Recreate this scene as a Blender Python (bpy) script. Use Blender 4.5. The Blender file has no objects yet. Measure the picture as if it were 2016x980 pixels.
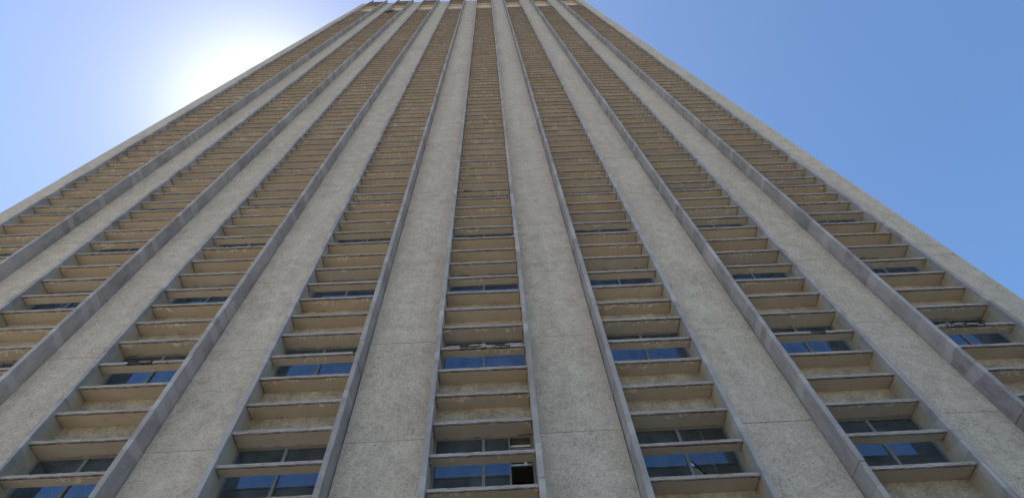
import bpy, math, random
from math import radians, sin, cos
from mathutils import Vector, Matrix

random.seed(7)
sc = bpy.context.scene
COL = sc.collection

# ------------------------------------------------------------------ camera
YAW, PITCH, ROLL = radians(3.0285), radians(60.8667), radians(-5.0015)
CAM = Vector((0.5037, -9.6855, -7.737))
FPX, WPX, HPX = 1117.4, 2016.0, 980.0
Fw = Vector((sin(YAW) * cos(PITCH), cos(YAW) * cos(PITCH), sin(PITCH)))
U0 = Vector((-sin(YAW) * sin(PITCH), -cos(YAW) * sin(PITCH), cos(PITCH)))
R0 = Fw.cross(U0)
Rt = R0 * cos(ROLL) + U0 * sin(ROLL)
Up = -R0 * sin(ROLL) + U0 * cos(ROLL)
cd = bpy.data.cameras.new('camera')
cam = bpy.data.objects.new('camera', cd)
COL.objects.link(cam)
M = Matrix((Rt, Up, -Fw)).transposed().to_4x4()
M.translation = CAM
cam.matrix_world = M
cd.sensor_width = 36.0
cd.lens = FPX / WPX * 36.0
cd.clip_start = 0.1
cd.clip_end = 9000
sc.camera = cam

# ------------------------------------------------------------------ light
SUN = Vector((-0.3564, 0.2486, 0.9007)).normalized()
EL = math.asin(SUN.z)
ROT = math.atan2(SUN.x, SUN.y)
SKY_STRENGTH = 0.12
EXPOSURE = 0.7
wd = bpy.data.worlds.new('World')
sc.world = wd
wd.use_nodes = True
nt = wd.node_tree
nt.nodes.clear()
N = nt.nodes.new
L = nt.links.new
sky = N('ShaderNodeTexSky')
sky.sky_type = 'NISHITA'
sky.sun_disc = False
sky.sun_elevation = EL
sky.sun_rotation = ROT
sky.altitude = 20
sky.air_density = 1.0
sky.dust_density = 0.1
sky.ozone_density = 3.0
# the bright ring of thin haze round the sun (aureole), added to the sky itself
tc = N('ShaderNodeTexCoord')
nrm = N('ShaderNodeVectorMath'); nrm.operation = 'NORMALIZE'
L(tc.outputs['Generated'], nrm.inputs[0])
dot = N('ShaderNodeVectorMath'); dot.operation = 'DOT_PRODUCT'
L(nrm.outputs[0], dot.inputs[0]); dot.inputs[1].default_value = SUN
ac = N('ShaderNodeMath'); ac.operation = 'ARCCOSINE'; ac.use_clamp = False
mn = N('ShaderNodeMath'); mn.operation = 'MINIMUM'; mn.inputs[1].default_value = 0.99999
L(dot.outputs['Value'], mn.inputs[0]); L(mn.outputs[0], ac.inputs[0])
def lobe(width, amp, power):
    d = N('ShaderNodeMath'); d.operation = 'DIVIDE'; d.inputs[1].default_value = width
    L(ac.outputs[0], d.inputs[0])
    p = N('ShaderNodeMath'); p.operation = 'POWER'; p.inputs[1].default_value = power
    L(d.outputs[0], p.inputs[0])
    m = N('ShaderNodeMath'); m.operation = 'MULTIPLY'; m.inputs[1].default_value = -1
    L(p.outputs[0], m.inputs[0])
    e = N('ShaderNodeMath'); e.operation = 'EXPONENT'; L(m.outputs[0], e.inputs[0])
    a = N('ShaderNodeMath'); a.operation = 'MULTIPLY'; a.inputs[1].default_value = amp
    L(e.outputs[0], a.inputs[0])
    return a.outputs[0]
def tinted(val, colr):
    c = N('ShaderNodeVectorMath'); c.operation = 'SCALE'
    c.inputs[0].default_value = colr
    L(val, c.inputs['Scale'])
    return c.outputs[0]
g1 = tinted(lobe(radians(6.9), 4.2, 2.0), (1.0, 0.95, 0.75))
g2 = tinted(lobe(radians(23), 1.8, 1.2), (1.0, 0.58, 0.20))
ad = N('ShaderNodeVectorMath'); ad.operation = 'ADD'; L(g1, ad.inputs[0]); L(g2, ad.inputs[1])
ad2 = N('ShaderNodeVectorMath'); ad2.operation = 'ADD'
wbn = N('ShaderNodeVectorMath'); wbn.operation = 'MULTIPLY'; wbn.inputs[1].default_value = (0.86, 1.05, 1.14)
L(sky.outputs[0], wbn.inputs[0])
L(ad.outputs[0], ad2.inputs[0]); L(wbn.outputs[0], ad2.inputs[1])
bg = N('ShaderNodeBackground'); bg.inputs['Strength'].default_value = SKY_STRENGTH
L(ad2.outputs[0], bg.inputs['Color'])
wo = N('ShaderNodeOutputWorld'); L(bg.outputs[0], wo.inputs['Surface'])

sd = bpy.data.lights.new('sun', 'SUN')
sd.energy = 4.2
sd.angle = radians(0.53)
sd.color = (1.0, 0.95, 0.87)
so = bpy.data.objects.new('sun', sd)
COL.objects.link(so)
so.rotation_euler = SUN.to_track_quat('Z', 'Y').to_euler()
so.location = (-40, 30, 140)

sc.view_settings.view_transform = 'Standard'
sc.view_settings.look = 'None'
sc.view_settings.exposure = EXPOSURE
sc.view_settings.gamma = 1
sc.view_settings.use_curve_mapping = False
sc.render.engine = 'CYCLES'
sc.cycles.max_bounces = 6
sc.cycles.transparent_max_bounces = 8

# ------------------------------------------------------------------ materials
def new_mat(name):
    m = bpy.data.materials.new(name)
    m.use_nodes = True
    t = m.node_tree
    b = t.nodes['Principled BSDF']
    return m, t, b
class G:
    """small node graph helper"""
    def __init__(s, t): s.t = t
    def n(s, kind, **kw):
        x = s.t.nodes.new(kind)
        for k, v in kw.items(): setattr(x, k, v)
        return x
    def l(s, a, b): s.t.links.new(a, b)
    def val(s, sock, v):
        if hasattr(v, 'links') or hasattr(v, 'is_linked'): s.l(v, sock)
        else: sock.default_value = v
    def math(s, op, a, b=0.0, c=None, clamp=False):
        x = s.n('ShaderNodeMath', operation=op); x.use_clamp = clamp
        s.val(x.inputs[0], a); s.val(x.inputs[1], b)
        if c is not None: s.val(x.inputs[2], c)
        return x.outputs[0]
    def pos(s, scale=(1, 1, 1), off=(0, 0, 0)):
        g = s.n('ShaderNodeNewGeometry')
        m = s.n('ShaderNodeMapping'); m.inputs['Scale'].default_value = scale
        m.inputs['Location'].default_value = off
        s.l(g.outputs['Position'], m.inputs['Vector'])
        return m.outputs[0]
    def noise(s, vec, scale, detail=4, rough=.55, out='Fac'):
        x = s.n('ShaderNodeTexNoise')
        x.inputs['Scale'].default_value = scale; x.inputs['Detail'].default_value = detail
        x.inputs['Roughness'].default_value = rough
        s.l(vec, x.inputs['Vector'])
        return x.outputs[out]
    def ramp(s, fac, stops):
        x = s.n('ShaderNodeValToRGB')
        e = x.color_ramp.elements
        while len(e) < len(stops): e.new(.5)
        for i, (p, c) in enumerate(stops):
            e[i].position = p
            e[i].color = (c, c, c, 1) if isinstance(c, (int, float)) else (*c, 1)
        s.l(fac, x.inputs[0])
        return x.outputs[0]
    def mix(s, fac, a, b, mode='MIX'):
        x = s.n('ShaderNodeMix', data_type='RGBA', blend_type=mode)
        s.val(x.inputs[0], fac)
        for sk, v in ((x.inputs[6], a), (x.inputs[7], b)):
            if isinstance(v, tuple): sk.default_value = (*v, 1)
            else: s.l(v, sk)
        return x.outputs[2]
    def bump(s, h, strength, dist, b):
        x = s.n('ShaderNodeBump'); x.inputs['Strength'].default_value = strength
        x.inputs['Distance'].default_value = dist
        s.l(h, x.inputs['Height']); s.l(x.outputs[0], b.inputs['Normal'])

def aggregate(name, base, dark, light, pit, pitamt=.5, zstain=True):
    """rough cast concrete with exposed stones, pits and blotchy weathering"""
    m, t, b = new_mat(name); g = G(t)
    p = g.pos()
    big = g.noise(p, .55, 5, .6)
    mid = g.noise(p, 2.6, 6, .75)
    fin = g.noise(p, 19, 5, .8)
    c = g.mix(g.ramp(big, [(.3, 0), (.7, 1)]), dark, base)
    c = g.mix(g.ramp(mid, [(.35, 0), (.62, 1)]), c, light)
    sp = g.ramp(fin, [(.34, .62), (.47, .98), (.66, 1.22)])
    c = g.mix(1.0, c, sp, 'MULTIPLY')
    # dark pits where stones have dropped out
    v = g.n('ShaderNodeTexVoronoi'); v.inputs['Scale'].default_value = 9
    pw = g.n('ShaderNodeVectorMath', operation='ADD')
    g.l(p, pw.inputs[0]); wv = g.noise(p, 9, 2, .5, 'Color'); g.l(wv, pw.inputs[1])
    g.l(pw.outputs[0], v.inputs['Vector'])
    pit_m = g.ramp(v.outputs['Distance'], [(.12, 1), (.27, 0)])
    dens = g.ramp(g.noise(p, 1.7, 3, .6), [(.46, 0), (.6, 1)])
    pf = g.math('MULTIPLY', g.math('MULTIPLY', pit_m, dens), pitamt)
    c = g.mix(pf, c, pit)
    # long faint run-off marks down the face
    st = g.noise(g.pos((3.0, 3.0, .10)), 1.0, 4, .6)
    c = g.mix(g.ramp(st, [(.42, 0), (.75, .30)]), c, dark)
    # per-panel tone from the precast joints every 3.6 m
    gz = g.n('ShaderNodeNewGeometry'); sx = g.n('ShaderNodeSeparateXYZ'); g.l(gz.outputs['Position'], sx.inputs[0])
    iz = g.math('FLOOR', g.math('DIVIDE', g.math('SUBTRACT', sx.outputs[2], 1.7), 3.6))
    ix = g.math('FLOOR', g.math('DIVIDE', g.math('ADD', sx.outputs[0], 20.4), 4.53))
    cb = g.n('ShaderNodeCombineXYZ'); g.l(ix, cb.inputs[0]); g.l(iz, cb.inputs[2])
    wn = g.n('ShaderNodeTexWhiteNoise'); g.l(cb.outputs[0], wn.inputs['Vector'])
    tone = g.math('ADD', g.math('MULTIPLY', wn.outputs[0], .10), .95)
    cm = g.n('ShaderNodeVectorMath', operation='SCALE'); g.l(c, cm.inputs[0]); g.l(tone, cm.inputs['Scale'])
    g.l(cm.outputs[0], b.inputs['Base Color'])
    b.inputs['Roughness'].default_value = .92
    b.inputs['Specular IOR Level'].default_value = .2
    h = g.math('SUBTRACT', g.math('ADD', g.math('MULTIPLY', fin, .6), g.math('MULTIPLY', mid, .7)), g.math('MULTIPLY', pf, 1.2))
    g.bump(h, .8, .02, b)
    return m

M_PIER = aggregate('pier_aggregate', (.485, .39, .30), (.40, .325, .255), (.56, .46, .355), (.12, .11, .095), .95)
M_SPAN = aggregate('spandrel_aggregate', (.31, .25, .18), (.20, .165, .125), (.43, .36, .275), (.16, .125, .08), .5)

def fin_paint(name, base, light, dark):
    m, t, b = new_mat(name); g = G(t)
    gz = g.n('ShaderNodeNewGeometry'); sx = g.n('ShaderNodeSeparateXYZ'); g.l(gz.outputs['Position'], sx.inputs[0])
    ix = g.math('ROUND', g.math('MULTIPLY', sx.outputs[0], 1.7))
    wv = g.math('MULTIPLY', g.noise(g.pos(), .8, 2, .5), .5)
    zz = g.math('ADD', g.math('ADD', sx.outputs[2], wv), g.math('MULTIPLY', ix, 1.37))
    def cell(size, off):
        i = g.math('FLOOR', g.math('DIVIDE', g.math('ADD', zz, off), size))
        cb = g.n('ShaderNodeCombineXYZ'); g.l(ix, cb.inputs[0]); g.l(i, cb.inputs[2])
        wn = g.n('ShaderNodeTexWhiteNoise'); g.l(cb.outputs[0], wn.inputs['Vector']); return wn.outputs[0]
    a = cell(1.25, 0); bnd = cell(.31, .4)
    p = g.pos()
    sm = g.noise(g.pos((1.6, 1.6, .7)), 2.0, 5, .62)
    sm2 = g.noise(p, 11, 4, .65)
    c = g.mix(g.ramp(sm, [(.36, 0), (.64, 1)]), dark, base)
    c = g.mix(g.math('MULTIPLY', a, .38), c, light)
    c = g.mix(g.ramp(bnd, [(.85, 0), (.88, .38)]), c, light)
    c = g.mix(g.ramp(sm2, [(.56, 0), (.72, .40)]), c, light)
    c = g.mix(g.ramp(g.noise(p, 30, 3, .6), [(.62, 0), (.72, .5)]), c, tuple(x * .55 for x in dark))
    g.l(c, b.inputs['Base Color'])
    b.inputs['Roughness'].default_value = .8
    b.inputs['Specular IOR Level'].default_value = .25
    g.bump(g.math('ADD', sm2, sm), .35, .01, b)
    return m
M_FIN = fin_paint('fin_grey_paint', (.34, .295, .27), (.53, .475, .43), (.22, .19, .18))
M_FINTAN = fin_paint('fin_cream_paint', (.40, .345, .265), (.47, .41, .32), (.30, .25, .19))

def soffit(name):
    m, t, b = new_mat(name); g = G(t)
    gz = g.n('ShaderNodeNewGeometry'); sx = g.n('ShaderNodeSeparateXYZ'); g.l(gz.outputs['Position'], sx.inputs[0])
    iz = g.math('ROUND', g.math('DIVIDE', sx.outputs[2], .9))
    ib = g.math('ROUND', g.math('DIVIDE', sx.outputs[0], 4.53))
    cb = g.n('ShaderNodeCombineXYZ'); g.l(ib, cb.inputs[0]); g.l(iz, cb.inputs[2])
    wn = g.n('ShaderNodeTexWhiteNoise'); g.l(cb.outputs[0], wn.inputs['Vector'])
    wn2 = g.n('ShaderNodeTexWhiteNoise'); cb2 = g.n('ShaderNodeCombineXYZ')
    g.l(ib, cb2.inputs[1]); g.l(iz, cb2.inputs[2]); g.l(cb2.outputs[0], wn2.inputs['Vector'])
    # offset so that every ledge has its own pattern
    cb3 = g.n('ShaderNodeCombineXYZ')
    g.l(sx.outputs[0], cb3.inputs[0]); g.l(sx.outputs[1], cb3.inputs[1]); g.l(g.math('MULTIPLY', iz, 7.3), cb3.inputs[2])
    p = cb3.outputs[0]
    n1 = g.noise(p, 1.1, 5, .6); n2 = g.noise(p, 5, 5, .65); n3 = g.noise(p, 34, 3, .6)
    c = g.mix(g.ramp(n1, [(.35, 0), (.68, 1)]), (.48, .385, .275), (.56, .455, .335))
    c = g.mix(g.math('MULTIPLY', wn.outputs[0], .35), c, (.36, .29, .215))
    c = g.mix(g.ramp(n2, [(.55, 0), (.78, .45)]), c, (.33, .25, .17))
    # darker brown edge all round the soffit, front to back
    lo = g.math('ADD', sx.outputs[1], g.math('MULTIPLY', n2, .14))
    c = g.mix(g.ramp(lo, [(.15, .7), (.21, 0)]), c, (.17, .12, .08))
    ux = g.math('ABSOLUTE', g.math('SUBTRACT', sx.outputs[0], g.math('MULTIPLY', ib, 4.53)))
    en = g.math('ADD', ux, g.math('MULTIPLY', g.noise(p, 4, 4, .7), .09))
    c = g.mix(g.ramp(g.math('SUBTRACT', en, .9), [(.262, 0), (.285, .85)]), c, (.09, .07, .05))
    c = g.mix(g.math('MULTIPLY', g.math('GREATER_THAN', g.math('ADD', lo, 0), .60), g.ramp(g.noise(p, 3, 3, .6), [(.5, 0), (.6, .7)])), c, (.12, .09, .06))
    # paint lifting in pale curls along the front edge
    wq = g.n('ShaderNodeVectorMath', operation='SCALE'); g.l(g.noise(p, 6, 3, .6, 'Color'), wq.inputs[0]); wq.inputs['Scale'].default_value = .22
    pa = g.n('ShaderNodeVectorMath', operation='ADD'); g.l(p, pa.inputs[0]); g.l(wq.outputs[0], pa.inputs[1])
    mp = g.n('ShaderNodeMapping'); mp.inputs['Scale'].default_value = (1.0, .75, 1); g.l(pa.outputs[0], mp.inputs['Vector'])
    v = g.n('ShaderNodeTexVoronoi', feature='DISTANCE_TO_EDGE'); v.inputs['Scale'].default_value = 5.0
    g.l(mp.outputs[0], v.inputs['Vector'])
    vein = g.ramp(v.outputs['Distance'], [(.035, 1), (.085, 0)])
    reach = g.math('ADD', g.math('MULTIPLY', g.noise(p, 2.2, 3, .6), .62), -.03)
    near = g.math('LESS_THAN', g.math('SUBTRACT', sx.outputs[1], .09), g.math('SUBTRACT', reach, .12))
    zone = g.ramp(g.noise(p, 1.3, 2, .5), [(.47, 0), (.50, 1)])
    on = g.math('GREATER_THAN', wn2.outputs[0], .42)
    rim = g.ramp(g.math('ADD', sx.outputs[1], g.math('MULTIPLY', g.noise(p, 7, 4, .7), .10)), [(.158, 1), (.172, 0)])
    rim = g.math('MULTIPLY', rim, g.ramp(g.noise(p, 2.7, 3, .6), [(.53, 0), (.57, 1)]))
    pk = g.math('MAXIMUM', g.math('MULTIPLY', g.math('MULTIPLY', vein, near), zone), g.math('MULTIPLY', rim, .8))
    pk = g.math('MULTIPLY', pk, on)
    c = g.mix(g.math('MULTIPLY', pk, .85), c, (.78, .66, .50))
    c = g.mix(g.ramp(n3, [(.62, 0), (.75, .35)]), c, (.23, .18, .12))
    g.l(c, b.inputs['Base Color'])
    b.inputs['Roughness'].default_value = .85
    b.inputs['Specular IOR Level'].default_value = .2
    g.bump(g.math('ADD', g.math('MULTIPLY', n3, .3), pk), .4, .008, b)
    return m
M_SOFF = soffit('soffit_tan_paint')

def edge_mat(name):
    m, t, b = new_mat(name); g = G(t)
    p = g.pos((1.2, 3, 14))
    n1 = g.noise(p, 2.2, 6, .7); n2 = g.noise(g.pos((3, 3, 22)), 3.0, 5, .7); n3 = g.noise(g.pos(), .35, 2, .5)
    c = g.mix(g.ramp(n1, [(.38, 0), (.62, 1)]), (.27, .215, .18), (.47, .41, .38))
    c = g.mix(g.ramp(n2, [(.54, 0), (.66, .85)]), c, (.13, .105, .085))
    c = g.mix(g.ramp(n2, [(.34, .75), (.42, 0)]), c, (.60, .55, .49))
    c = g.mix(g.ramp(n3, [(.4, 0), (.7, .4)]), c, (.24, .18, .14))
    # older, browner edges further up the tower, ledge by ledge
    gz = g.n('ShaderNodeNewGeometry'); sx = g.n('ShaderNodeSeparateXYZ'); g.l(gz.outputs['Position'], sx.inputs[0])
    cb = g.n('ShaderNodeCombineXYZ')
    g.l(g.math('ROUND', g.math('DIVIDE', sx.outputs[0], 4.53)), cb.inputs[0]); g.l(g.math('ROUND', g.math('DIVIDE', g.math('ADD', sx.outputs[2], .03), .9)), cb.inputs[2])
    wn = g.n('ShaderNodeTexWhiteNoise'); g.l(cb.outputs[0], wn.inputs['Vector'])
    hf = g.math('MULTIPLY', g.math('MULTIPLY', sx.outputs[2], 1 / 45.0, clamp=True), .42)
    c = g.mix(g.math('MULTIPLY', hf, g.math('ADD', wn.outputs[0], .35, clamp=True)), c, (.21, .15, .105))
    g.l(c, b.inputs['Base Color'])
    b.inputs['Roughness'].default_value = .9
    b.inputs['Specular IOR Level'].default_value = .2
    g.bump(g.math('ADD', n1, n2), .6, .012, b)
    return m
M_EDGE = edge_mat('ledge_edge_weathered')

def simple(name, col, rough=.8, var=.25, scale=6, metal=0, spec=.3):
    m, t, b = new_mat(name); g = G(t)
    n1 = g.noise(g.pos(), scale, 5, .65)
    c = g.mix(g.ramp(n1, [(.32, 0), (.68, 1)]), tuple(x * (1 - var) for x in col), tuple(x * (1 + var * .6) for x in col))
    g.l(c, b.inputs['Base Color'])
    b.inputs['Roughness'].default_value = rough
    b.inputs['Metallic'].default_value = metal
    b.inputs['Specular IOR Level'].default_value = spec
    g.bump(n1, .25, .005, b)
    return m
M_CORE_GROOVE = simple('broken_concrete_groove_shade', (.075, .055, .042), .95, .7, 28)  # broken faces; also paints the shade line into the groove behind the lip
M_FLAKE = simple('flaked_concrete', (.50, .45, .40), .9, .3, 20)
M_BAND = simple('band_cream_render', (.55, .46, .35), .9, .12, 2)
M_FRAME = simple('window_frame_aluminium', (.19, .185, .18), .55, .25, 12, .2)
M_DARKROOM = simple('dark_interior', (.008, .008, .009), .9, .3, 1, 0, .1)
M_BLIND = simple('blind_slat_white', (.62, .64, .62), .7, .10, 3)
M_CURT = simple('curtain_grey', (.62, .70, .72), .9, .15, 4)
M_SIDE = simple('side_wall_concrete', (.40, .38, .33), .92, .15, 1.3)
M_ROOF = simple('roof_gravel', (.33, .31, .28), .95, .2, 9)
M_SEAM = simple('joint_sealant', (.09, .09, .09), .9, .3, 10)
M_BLACK = simple('black_torn_felt', (.02, .02, .02), .8, .3, 20)

def glass_mat(name, crack=False):
    m = bpy.data.materials.new(name); m.use_nodes = True
    t = m.node_tree; t.nodes.clear(); g = G(t)
    gl = g.n('ShaderNodeBsdfGlossy'); gl.inputs['Roughness'].default_value = .02
    gl.inputs['Color'].default_value = (.58, .78, 1.0, 1)
    tr = g.n('ShaderNodeBsdfTransparent'); tr.inputs['Color'].default_value = (.74, .80, .84, 1)
    fr = g.n('ShaderNodeFresnel'); fr.inputs['IOR'].default_value = 2.1
    wob = g.noise(g.pos(), 1.4, 2, .5)
    bp = g.n('ShaderNodeBump'); bp.inputs['Strength'].default_value = .06; bp.inputs['Distance'].default_value = .03
    g.l(wob, bp.inputs['Height']); g.l(bp.outputs[0], gl.inputs['Normal'])
    mx = g.n('ShaderNodeMixShader')
    g.l(g.math('MULTIPLY', fr.outputs[0], 1.25, clamp=True), mx.inputs[0]); g.l(tr.outputs[0], mx.inputs[1]); g.l(gl.outputs[0], mx.inputs[2])
    # a film of dust
    df = g.n('ShaderNodeBsdfDiffuse'); df.inputs['Color'].default_value = (.42, .42, .40, 1)
    m2 = g.n('ShaderNodeMixShader')
    g.l(g.ramp(g.noise(g.pos((1, 1, .5)), 3, 5, .7), [(.35, .03), (.75, .14)]), m2.inputs[0])
    g.l(mx.outputs[0], m2.inputs[1]); g.l(df.outputs[0], m2.inputs[2])
    o = g.n('ShaderNodeOutputMaterial'); g.l(m2.outputs[0], o.inputs['Surface'])
    return m
M_GLASS = glass_mat('window_glass')

# ------------------------------------------------------------------ mesh helpers
class MB:
    def __init__(s): s.v = []; s.f = []; s.m = []
    def quad(s, a, b, c, d, mi=0):
        n = len(s.v); s.v += [a, b, c, d]; s.f.append((n, n + 1, n + 2, n + 3)); s.m.append(mi)
    def box(s, x0, x1, y0, y1, z0, z1, mi=0):
        n = len(s.v)
        s.v += [(x, y, z) for z in (z0, z1) for y in (y0, y1) for x in (x0, x1)]
        for q in ((0, 2, 3, 1), (4, 5, 7, 6), (0, 1, 5, 4), (2, 6, 7, 3), (0, 4, 6, 2), (1, 3, 7, 5)):
            s.f.append(tuple(n + i for i in q)); s.m.append(mi)
    def sweep(s, rings, mis, cap=True, capm=0):
        """rings: list of closed profiles (same length); mis: material per profile edge"""
        n0 = len(s.v); k = len(rings[0])
        for r in rings: s.v += r
        for i in range(len(rings) - 1):
            for j in range(k):
                a = n0 + i * k + j; b = n0 + i * k + (j + 1) % k
                s.f.append((a, b, b + k, a + k)); s.m.append(mis[j])
        if cap:
            s.f.append(tuple(n0 + j for j in reversed(range(k)))); s.m.append(capm)
            e = n0 + (len(rings) - 1) * k
            s.f.append(tuple(e + j for j in range(k))); s.m.append(capm)
    def build(s, name, mats, parent=None, loc=(0, 0, 0)):
        me = bpy.data.meshes.new(name)
        me.from_pydata([(v[0] - loc[0], v[1] - loc[1], v[2] - loc[2]) for v in s.v], [], s.f)
        for m in (mats if isinstance(mats, (list, tuple)) else [mats]): me.materials.append(m)
        me.polygons.foreach_set('material_index', s.m)
        me.validate(); me.update()
        o = bpy.data.objects.new(name, me); COL.objects.link(o)
        if parent is not None:
            o.parent = parent
            pl = Vector(ABS.get(parent.name, (0, 0, 0)))
            o.location = Vector(loc) - pl
        else: o.location = loc
        ABS[o.name] = tuple(loc)
        return o
ABS = {}

# ------------------------------------------------------------------ dimensions
P, WH, T = 4.53, 1.1467, 0.128        # bay pitch, half clear width between fins, fin thickness
E0, GP, WP = 0.074, 0.504, 0.585
SP = 0.540                            # spandrel face      # ledge front, wall face, window plane
OFF = [0, -.0285, .0095, .0066]
GROUND = -9.34
XL, XR = -21.18, 16.56
TOPZ = 100.3
BACK = 25.0
def zk(k): return k * .9 + OFF[k % 4]
BAYX = {b: (b - 5) * P for b in range(1, 9)}

# ------------------------------------------------------------------ ground
gmat, t_, b_ = new_mat('ground_paving_and_grass'); g_ = G(t_)
nn = g_.noise(g_.pos((1, 1, 0)), .02, 5, .6)
cc = g_.mix(g_.ramp(nn, [(.45, 0), (.52, 1)]), (.25, .23, .16), (.44, .39, .31))
cc = g_.mix(g_.ramp(g_.noise(g_.pos(), 3, 5, .7), [(.3, 0), (.7, .3)]), cc, (.2, .19, .16))
g_.l(cc, b_.inputs['Base Color']); b_.inputs['Roughness'].default_value = .95
mb = MB(); mb.quad((-4000, -4000, GROUND), (4000, -4000, GROUND), (4000, 4000, GROUND), (-4000, 4000, GROUND))
o = mb.build('ground', gmat); o['kind'] = 'structure'
pmat, t_, b_ = new_mat('plaza_concrete_slabs'); g_ = G(t_)
br = g_.n('ShaderNodeTexBrick'); br.offset = 0; br.inputs['Scale'].default_value = 1
br.inputs['Brick Width'].default_value = 1.5; br.inputs['Row Height'].default_value = 1.5
br.inputs['Mortar Size'].default_value = .01
br.inputs['Color1'].default_value = (.50, .45, .36, 1); br.inputs['Color2'].default_value = (.46, .415, .335, 1)
br.inputs['Mortar'].default_value = (.12, .11, .10, 1)
g_.l(g_.pos(), br.inputs['Vector'])
cc = g_.mix(g_.ramp(g_.noise(g_.pos(), 1.2, 5, .7), [(.3, 0), (.7, .35)]), br.outputs[0], (.25, .235, .20))
g_.l(cc, b_.inputs['Base Color']); b_.inputs['Roughness'].default_value = .9
mb = MB(); mb.box(-150, 150, -190, 120, GROUND + .001, GROUND + .12)
o = mb.build('pavement', pmat); o['kind'] = 'structure'

# ------------------------------------------------------------------ the tower
tower = bpy.data.objects.new('office_tower', None); COL.objects.link(tower)
tower.location = (0, 0, GROUND); ABS[tower.name] = (0, 0, GROUND)
tower['label'] = 'very tall weathered concrete tower with eight bays of tan sun ledges between grey fins'
tower['category'] = 'building'
BASE = GROUND + .12

# core behind the facade: side and rear walls, dark rooms, roof
mb = MB()
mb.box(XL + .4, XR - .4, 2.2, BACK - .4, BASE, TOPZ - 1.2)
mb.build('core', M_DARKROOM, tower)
mb = MB()
z = BASE
j0 = 1.7 - 3.6 * 3
zs = [BASE] + [j0 + 3.6 * i for i in range(0, 31) if BASE + .5 < j0 + 3.6 * i < TOPZ - 1] + [TOPZ]
for xa, xb in ((XL, XL + .38), (XR - .38, XR)):
    for a, b in zip(zs, zs[1:]):
        n = 7; w = (BACK - 2.3) / n
        for i in range(n):
            dx = random.uniform(-.005, .005)
            mb.box(xa + dx, xb + dx, 2.3 + i * w + .007, 2.3 + (i + 1) * w - .007, a + .007, b - .007)
o = mb.build('side_wall', M_SIDE, tower)
mb = MB(); mb.box(XL + .02, XR - .02, BACK - .38, BACK - .02, BASE, TOPZ - .02); mb.build('rear_wall', M_SIDE, tower)
mb = MB(); mb.box(XL + .38, XR - .38, 1.2, BACK - .38, TOPZ - 1.19, TOPZ - 1.0); mb.build('roof', M_ROOF, tower)

# piers: precast panels 3.6 m high with open joints
edges = [XL] + sum([[BAYX[b] - WH - T, BAYX[b] + WH + T] for b in range(1, 9)], []) + [XR]
rnd = random.Random(3)
for i in range(0, len(edges), 2):
    x0, x1 = edges[i], edges[i + 1]
    mb = MB()
    mb.box(x0 + (.03 if i == 0 else -.001), x1 - (.03 if i == len(edges) - 2 else -.001), GP + .045, 2.3, BASE, TOPZ - .03, 1)
    a0 = x0 + (.018 if i else 0); a1 = x1 - (.018 if i < len(edges) - 2 else 0)
    for a, b in zip(zs, zs[1:]):
        n = 7; dy = rnd.uniform(-.004, .004); gl, gr = rnd.uniform(0, .006), rnd.uniform(0, .006)
        if i == 0: gl = rnd.uniform(-.012, .012)
        if i == len(edges) - 2: gr = rnd.uniform(-.012, .012)
        rings = []
        dback = 2.29 if i in (0, len(edges) - 2) else GP + .045
        for q in range(n + 1):
            zz = a + .006 + (b - a - .012) * q / n
            w0, w1 = rnd.uniform(-.002, .002), rnd.uniform(-.002, .002)
            rings.append([(a0 + gl + w0, GP + dy, zz), (a1 - gr + w1, GP + dy, zz), (a1 - gr + w1, dback, zz), (a0 + gl + w0, dback, zz)])
        mb.sweep(rings, [0, 0, 0, 0])
    o = mb.build('pier', [M_PIER, M_SEAM], tower)
    if i in (0, len(edges) - 2): o['label'] = 'narrow corner pier at the edge of the facade'

# fins
for b in range(1, 9):
    for sd_ in (-1, 1):
        mb = MB()
        xi = BAYX[b] + sd_ * WH
        z = BASE; TOPF = TOPZ + .35
        while z < TOPF - .01:
            L_ = rnd.choice((.9, 1.2, 1.8, 1.8, 2.7))
            z1 = min(z + L_, TOPF)
            if TOPF - z1 < .4: z1 = TOPF
            dy = rnd.uniform(-.010, .010); dt = rnd.uniform(-.008, .008)
            n = max(2, int((z1 - z) / .3)); rings = []
            for q in range(n + 1):
                zz = z + .002 + (z1 - z - .004) * q / n
                j1, j2, j3 = (rnd.uniform(-.004, .004) for _ in range(3))
                pr = [(0, dy + j1), (T + dt + j2, dy + j3), (T + dt, GP + .1), (T, .66), (0, .66), (0, .17 + rnd.uniform(-.012, .012))]
                ring = [(xi + sd_ * px, py, zz) for px, py in pr]
                rings.append(ring if sd_ > 0 else ring)
            mb.sweep(rings, [0, 0, 0, 0, 1, 0])
            z = z1
        o = mb.build('fin', [M_FIN, M_FINTAN], tower)

# ------------------------------------------------------------------ ledges
DEPTH = {0: .60, 1: .385, 2: WP + .02, 3: SP + .02}
DMG = {  # (bay, k): list of (x0, x1, bite) in metres from the bay axis, bite 0..1
    (5, 5): [(-.62, .12, 1.0), (.30, .74, 1.0)],
    (8, 5): [(-.80, -.30, .9), (-.30, .12, .6), (.10, .34, 1.0)],
    (7, 5): [(-.05, .36, .75)],
    (3, 5): [(-.42, .28, .6)],
    (4, 5): [(1.02, 1.12, 1.0)],
    (5, 17): [(-.85, -.55, .7)],
    (6, 14): [(-.5, -.2, .5)],
    (8, 11): [(.5, .7, .4)],
}
FLAKES = {
    (5, 5): [(-.38, .10, .035, .028, .16), (-.06, .34, -.025, .040, .02), (-.98, -.62, .012, .026, -.05), (.60, 1.08, .012, .034, .06)],
    (8, 5): [(-.60, -.25, .0, .03, .12), (-.2, .15, -.02, .03, -.15), (-.95, -.65, .0, .03, .05)],
    (3, 5): [(-.1, .2, -.03, .02, .05)],
}
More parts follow.
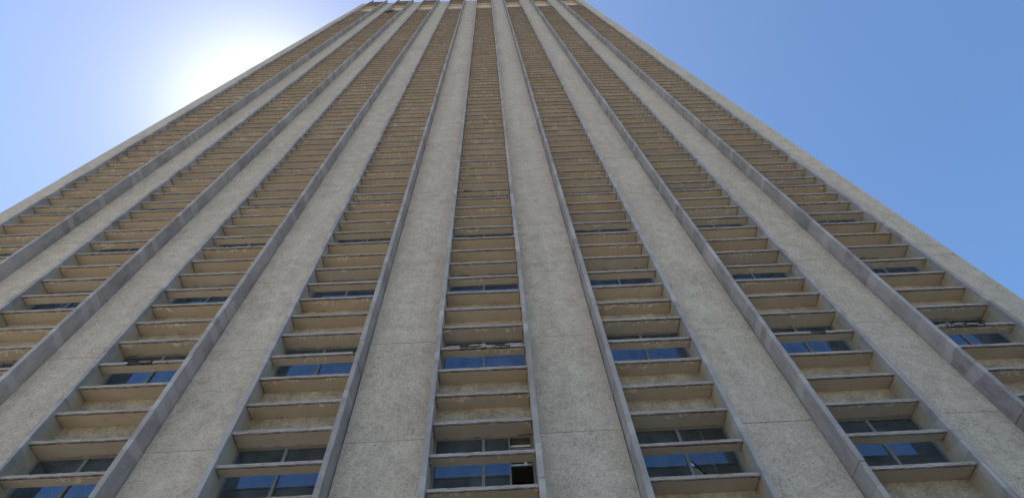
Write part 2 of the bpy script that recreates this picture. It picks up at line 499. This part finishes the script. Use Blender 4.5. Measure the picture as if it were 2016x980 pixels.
def ledge_geo(mb_e, mb_s, b, k, z, dep, seed):
    """edge strip into mb_e (material 0, core 1), slab into mb_s"""
    r = random.Random(seed)
    cx = BAYX[b]; x0, x1 = cx - WH + .002, cx + WH - .002
    tilt = r.uniform(-.006, .006)
    n = 26
    rough = r.choice((.0015, .002, .003, .005)) * (1.0 if k < 12 else 2.6)
    near = k < 40
    lip = .080 + r.uniform(-.006, .006)
    zoff = r.uniform(-.006, .006); 
    if not near: n = 10
    dm = DMG.get((b, k), [])
    y0 = E0 + r.uniform(-.006, .006)
    rings = []
    xs = [x0 + (x1 - x0) * i / n for i in range(n + 1)]
    if dm:
        xs = sorted(set([x0 + (x1 - x0) * i / 90 for i in range(91)]))
    for x in xs:
        u = x - cx
        bite = max([d[2] * min(1, max(0, min(u - d[0], d[1] - u) / .03)) for d in dm if d[0] < u < d[1]] or [0])
        tz = z + zoff + tilt * u + r.uniform(-rough, rough) - bite * (.034 + r.uniform(0, .022))
        bz = z + zoff - lip + tilt * u + r.uniform(-rough, rough) * 1.6 + bite * r.uniform(-.004, .014)
        fy = y0 + r.uniform(-rough, rough) + bite * r.uniform(.018, .034)
        rings.append([(x, fy, bz), (x, fy, tz), (x, y0 + .040, tz), (x, y0 + .040, bz + r.uniform(-.001, .003))])
    base = len(mb_e.f)
    mb_e.sweep(rings, [0, 0, 0, 0])
    if dm:
        for i in range(len(rings) - 1):
            u = (xs[i] + xs[i + 1]) / 2 - cx
            if any(d[0] + .015 < u < d[1] - .015 and d[2] > .5 for d in dm):
                for j in range(4): mb_e.m[base + i * 4 + j] = 1
    sz = z + zoff
    # slab as a sweep along x, its back edge a little ragged
    rings = []
    bk = y0 + .0395
    for i in range(17):
        x = x0 + (x1 - x0) * i / 16; u = x - cx
        d = dep
        if k % 4 == 1: d = dep + r.uniform(-.006, .006)
        zz = sz + tilt * u
        sag = r.uniform(-.0015, .0015)
        gw = bk + .024 + r.uniform(-.007, .010)
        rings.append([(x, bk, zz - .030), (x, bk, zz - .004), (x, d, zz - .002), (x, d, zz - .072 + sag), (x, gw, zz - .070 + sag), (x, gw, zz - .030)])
    mb_s.sweep(rings, [0, 0, 0, 0, 3, 3])  # groove faces painted dark: brown stain plus the shade line under the lip
    return sz

allL = []
for b in range(1, 9):
    for k in range(-5, 95):
        allL.append((b, k, zk(k), DEPTH[k % 4]))
    for i in range(8):
        allL.append((b, 102 + i, 91.8 + .857 * i, SP + .02))
def proj(v):
    d = Vector(v) - CAM; zc = d.dot(Fw)
    return (WPX / 2 + FPX * d.dot(Rt) / zc, HPX / 2 - FPX * d.dot(Up) / zc, zc)
def size_key(L_):
    b, k, z, dep = L_
    pts = [proj((BAYX[b] + s * WH, E0, z - .04)) for s in (-1, -.5, 0, .5, 1)]
    inside = sum(1 for p in pts if -5 < p[0] < 2021 and -5 < p[1] < 990)
    if inside == 0: return 0
    w = min(2016, pts[4][0]) - max(0, pts[0][0])
    u = proj((BAYX[b], E0, z)); l2 = proj((BAYX[b], E0, z - .9))
    return max(0, w) * abs(l2[1] - u[1])
allL.sort(key=lambda q: -size_key(q))
near_set, far_set = allL[:100], allL[100:]
ORD = {1: 'leftmost', 2: 'second', 3: 'third', 4: 'fourth', 5: 'fifth', 6: 'sixth', 7: 'seventh', 8: 'rightmost'}
LAB = {
    (5, 5): 'ledge with a badly broken front edge and loose flakes',
    (8, 5): 'cracked ledge with a crumbling front and a ragged back edge',
    (7, 5): 'ledge with an oval hole spalled out of its edge',
    (3, 5): 'ledge with a long shallow bite out of its edge',
    (4, 5): 'ledge with a broken right end',
}
for b, k, z, dep in near_set:
    me_, ms_ = MB(), MB()
    loc = (BAYX[b], E0, z)
    ledge_geo(me_, ms_, b, k, z, dep, b * 1000 + k)
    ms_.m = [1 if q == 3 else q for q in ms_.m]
    s_ = ms_.build('ledge', [M_SOFF, M_CORE_GROOVE], tower, loc)
    e_ = me_.build('edge_strip', [M_EDGE, M_CORE_GROOVE], s_, loc)
    if (b, k) in LAB: s_['label'] = LAB[(b, k)]
    for (u0, u1, dz, hh, rot) in FLAKES.get((b, k), []):
        fb = MB(); r = random.Random(int(u0 * 991) + k)
        m_ = 7; rings = []
        uc = (u0 + u1) / 2
        for i in range(m_ + 1):
            u = u0 + (u1 - u0) * i / m_
            taper = .45 + .55 * math.sin(math.pi * (i + .6) / (m_ + 1.2))
            zc = z + dz + (u - uc) * rot * .35
            hz = 1.35 * hh * taper * r.uniform(.75, 1.15)
            yy = E0 - .03 + r.uniform(-.008, .008)
            rings.append([(BAYX[b] + u, yy, zc - hz / 2), (BAYX[b] + u, yy + .01, zc + hz / 2), (BAYX[b] + u, yy + .022, zc + hz / 2), (BAYX[b] + u, yy + .022, zc - hz / 2)])
        fb.sweep(rings, [0, 0, 0, 0]); fb.build('loose_flake', M_FLAKE, s_, loc)
me_, ms_ = MB(), MB()
for b, k, z, dep in far_set:
    ledge_geo(me_, ms_, b, k, z, dep, b * 1000 + k)
n0 = len(ms_.v)
ms_.v += me_.v; ms_.f += [tuple(i + n0 for i in f) for f in me_.f]; ms_.m += [m + 1 for m in me_.m]
o = ms_.build('ledge', [M_SOFF, M_EDGE, M_CORE_GROOVE, M_CORE_GROOVE], tower); o['kind'] = 'stuff'
o['label'] = 'hundreds of tightly stacked small ledges filling the upper floors'

# spandrel panels (three ledges high) and windows
def spandrel(mb, b, z0, z1, mi=0):
    cx = BAYX[b]
    mb.box(cx - WH - .06, cx + WH + .06, SP + random.uniform(0, .006), 2.2, z0, z1, mi)
FL_NEAR = range(0, 9)
sp_far = MB()
for b in range(1, 9):
    for n in range(-2, 24):
        z0, z1 = 3.6 * n + OFF[2] - .074 + 1.8, 3.6 * (n + 1) - .03
        if n in FL_NEAR:
            m_ = MB(); spandrel(m_, b, z0, z1)
            m_.build('spandrel', M_SPAN, tower, (BAYX[b], GP, z0))
        elif n < 23: spandrel(sp_far, b, z0, z1)
    spandrel(sp_far, b, BASE, 3.6 * -2 + 1.8 + OFF[2] - .064 - 0.02)
    spandrel(sp_far, b, 92.2, TOPZ)
o = sp_far.build('spandrel', M_SPAN, tower); o['kind'] = 'stuff'
for b in range(1, 9):
    m_ = MB(); cx = BAYX[b]
    m_.box(cx - WH - .06, cx + WH + .06, GP - .03, 2.2, 84.35, 92.19)
    m_.build('plain_band', M_BAND, tower, (cx, GP, 84.6))
    m_ = MB(); m_.box(cx - WH + .004, cx + WH - .004, E0 - .02, GP + .05, 97.86, 98.05)
    m_.build('coping', M_EDGE, tower, (cx, GP, 97.86))

rw = random.Random(21)
def window_geo(mf, mg, b, n, which=None):
    cx = BAYX[b]; z0 = 3.6 * n + .004; z1 = 3.6 * n + 1.8 + OFF[2] - .076
    x0, x1 = cx - WH + .003, cx + WH - .003
    y = WP + .004
    f = .055
    mf.box(x0, x0 + f, y, y + .07, z0, z1); mf.box(x1 - f, x1, y, y + .07, z0, z1)
    mf.box(x0 + f, x1 - f, y + .003, y + .067, z0, z0 + f); mf.box(x0 + f, x1 - f, y + .003, y + .067, z1 - .04, z1)
    mf.box(cx - .035, cx + .035, y - .012, y + .06, z0 + f, z1 - .04)
    mf.box(x0, x1, y + .07, 2.2, z0 - .03, z0 - .002)  # inner sill board
    return x0 + f, x1 - f, z0 + f, z1 - .04, y
def blind_geo(m, x0, x1, z0, z1, y, rows):
    h = (z1 - z0) / rows
    for i in range(rows):
        za = z0 + i * h
        m.quad((x0, y, za), (x1, y, za), (x1, y + .012, za + h * .92), (x0, y + .012, za + h * .92))
BL = {(3, 0): 'half', (4, 0): 'slat', (7, 0): 'sheet', (5, 0): None}
far_f, far_g, far_b = MB(), MB(), MB()
for b in range(1, 9):
    for n in list(range(-2, 24)):
        if n in FL_NEAR:
            root = MB(); gx = MB()
            x0, x1, z0, z1, y = window_geo(root, None, b, n)
            cx = BAYX[b]
            loc = (cx, WP, 3.6 * n)
            w = root.build('window', M_FRAME, tower, loc)
            if (b, n) == (5, 0):
                w['label'] = 'window with its right hand pane slid open on a dark room'
                qx = (cx + x1) / 2 + .03
                m_ = MB(); m_.box(x0, cx - .035, y + .022, y + .027, z0, z1); m_.build('pane', M_GLASS, w, loc)
                m_ = MB(); m_.box(cx + .035, qx, y + .022, y + .027, z0, z1); m_.build('pane', M_GLASS, w, loc)
                m_ = MB(); m_.box(qx, qx + .035, y + .005, y + .05, z0, z1)
                m_.box((x0 + cx) / 2 - .02, (x0 + cx) / 2 + .02, y + .030, y + .045, z0, z1)
                m_.box(qx + .035, x1, y + .05, y + .07, z1 - .30, z1 - .27); m_.build('sash', M_FRAME, w, loc)
                m_ = MB(); m_.box((x0 + cx) / 2 + .012, cx - .04, y + .050, y + .056, z0, z1); m_.build('curtain', M_CURT, w, loc)
                # ducts and rails seen through the open half
                m_ = MB()
                for q, zz in enumerate((z1 - .10, z1 - .30, z1 - .52)):
                    m_.box(qx + .04, x1, y + .14 + q * .07, y + .17 + q * .07, zz - .05, zz)
                m_.box(qx + .34, qx + .40, y + .12, y + .14, z1 - .7, z1 - .28)
                m_.build('inner_rail', M_BLIND, w, loc)
                continue
            if (b, n) == (6, 0):
                w['label'] = 'window with a cracked right hand pane'
                m_ = MB(); m_.box(x0, cx - .035, y + .022, y + .027, z0, z1); m_.build('pane', M_GLASS, w, loc)
                # cracked pane: a curved shard is gone from its lower left corner
                m_ = MB(); pts = []
                xa = cx + .035
                arc = [(xa, z0 + .80), (xa + .10, z0 + .66), (xa + .22, z0 + .44), (xa + .36, z0 + .24), (xa + .44, z0 + .12), (xa + .56, z0 + .10), (xa + .60, z0)]
                yg = y + .025
                top = [(xa, z1)] + [(xa + (x1 - xa) * i / 6, z1) for i in range(1, 6)] + [(x1, z1)]
                for i in range(6):
                    m_.quad((arc[i][0], yg, arc[i][1]), (arc[i + 1][0], yg, arc[i + 1][1]), (top[i + 1][0], yg, top[i + 1][1]), (top[i][0], yg, top[i][1]))
                m_.quad((arc[6][0], yg, z0), (x1, yg, z0), (x1, yg, z1), (x1 - .0001, yg, z1))
                m_.build('pane', M_GLASS, w, loc)
                m_ = MB()
                sh = [(xa, z0 + .77), (xa + .08, z0 + .62), (xa + .19, z0 + .42), (xa + .32, z0 + .22), (xa + .34, z0 + .10), (xa + .20, z0 + .05), (xa, z0 + .04)]
                n_ = len(m_.v); m_.v += [(px, yg + .012, pz) for px, pz in sh]; m_.f.append(tuple(range(n_, n_ + 7))); m_.m.append(0)
                m_.build('glass_shard', M_GLASS, w, loc)
            else:
                m_ = MB(); m_.box(x0, cx - .035, y + .022, y + .027, z0, z1); m_.build('pane', M_GLASS, w, loc)
                m_ = MB(); m_.box(cx + .035, x1, y + .034, y + .039, z0, z1); m_.build('pane', M_GLASS, w, loc)
            if (b + n) % 3 != 1:
                m_ = MB(); 
                m_.box((x0 + cx) / 2 - .02, (x0 + cx) / 2 + .02, y + .040, y + .055, z0, z1)
                m_.box((x1 + cx) / 2 - .02, (x1 + cx) / 2 + .02, y + .046, y + .060, z0, z1)
                m_.build('sash', M_FRAME, w, loc)
            if (b, n) == (4, 0):
                m_ = MB(); blind_geo(m_, x0, x1, z0, z1 - .02, y + .12, 34)
                m_.build('blind', M_BLIND, w, loc)
                w['label'] = 'window with its slatted blind let down'
            elif (b, n) in ((7, 0), (3, 0)) or (rw.random() < .5 and (b, n) != (6, 0)):
                zb = z0 if (b, n) != (3, 0) else z0 + .75
                if n > 0 and rw.random() < .4: zb = z0 + rw.uniform(.2, 1.0)
                xa, xb = (x0, x1) if rw.random() < .6 else (x0, cx)
                m_ = MB(); blind_geo(m_, xa, xb, zb, z1 - .02, y + .075, max(8, int((z1 - zb) / .05)))
                m_.build('blind', M_BLIND if (b, n) != (7, 0) else M_CURT, w, loc)
        else:
            if n == -2 : pass
            x0, x1, z0, z1, y = window_geo(far_f, None, b, n)
            far_g.box(x0, x1, y + .022, y + .027, z0, z1)
n0 = len(far_f.v)
far_f.v += far_g.v; far_f.f += [tuple(i + n0 for i in f) for f in far_g.f]; far_f.m += [1] * len(far_g.f)
o = far_f.build('window', [M_FRAME, M_GLASS], tower); o['kind'] = 'stuff'

# ------------------------------------------------------------------ torn strip caught near the top
mb = MB(); r = random.Random(5); rings = []
path = [(-13.62, -.02, 84.9), (-13.70, -.10, 83.6), (-13.86, -.12, 82.6), (-13.98, -.16, 81.6), (-13.95, -.10, 80.8)]
pth = []
for i in range(len(path) - 1):
    for q in range(4):
        a, b = Vector(path[i]), Vector(path[i + 1]); pth.append(a.lerp(b, q / 4))
for i, v in enumerate(pth):
    w = .17 + .14 * abs(sin(i * 1.3)) + r.uniform(-.02, .03)
    v = v + Vector((r.uniform(-.05, .05), r.uniform(-.03, .03), 0))
    rings.append([(v.x - w, v.y - .01, v.z), (v.x + w, v.y - .02, v.z), (v.x + w, v.y + .02, v.z + .02), (v.x - w, v.y + .02, v.z + .02)])
mb.sweep(rings, [0, 0, 0, 0])
o = mb.build('torn_strip', M_BLACK, None, (-13.62, -.02, 84.9))
o['label'] = 'small black torn strip dangling over the ledges near the roof'
o['category'] = 'debris'
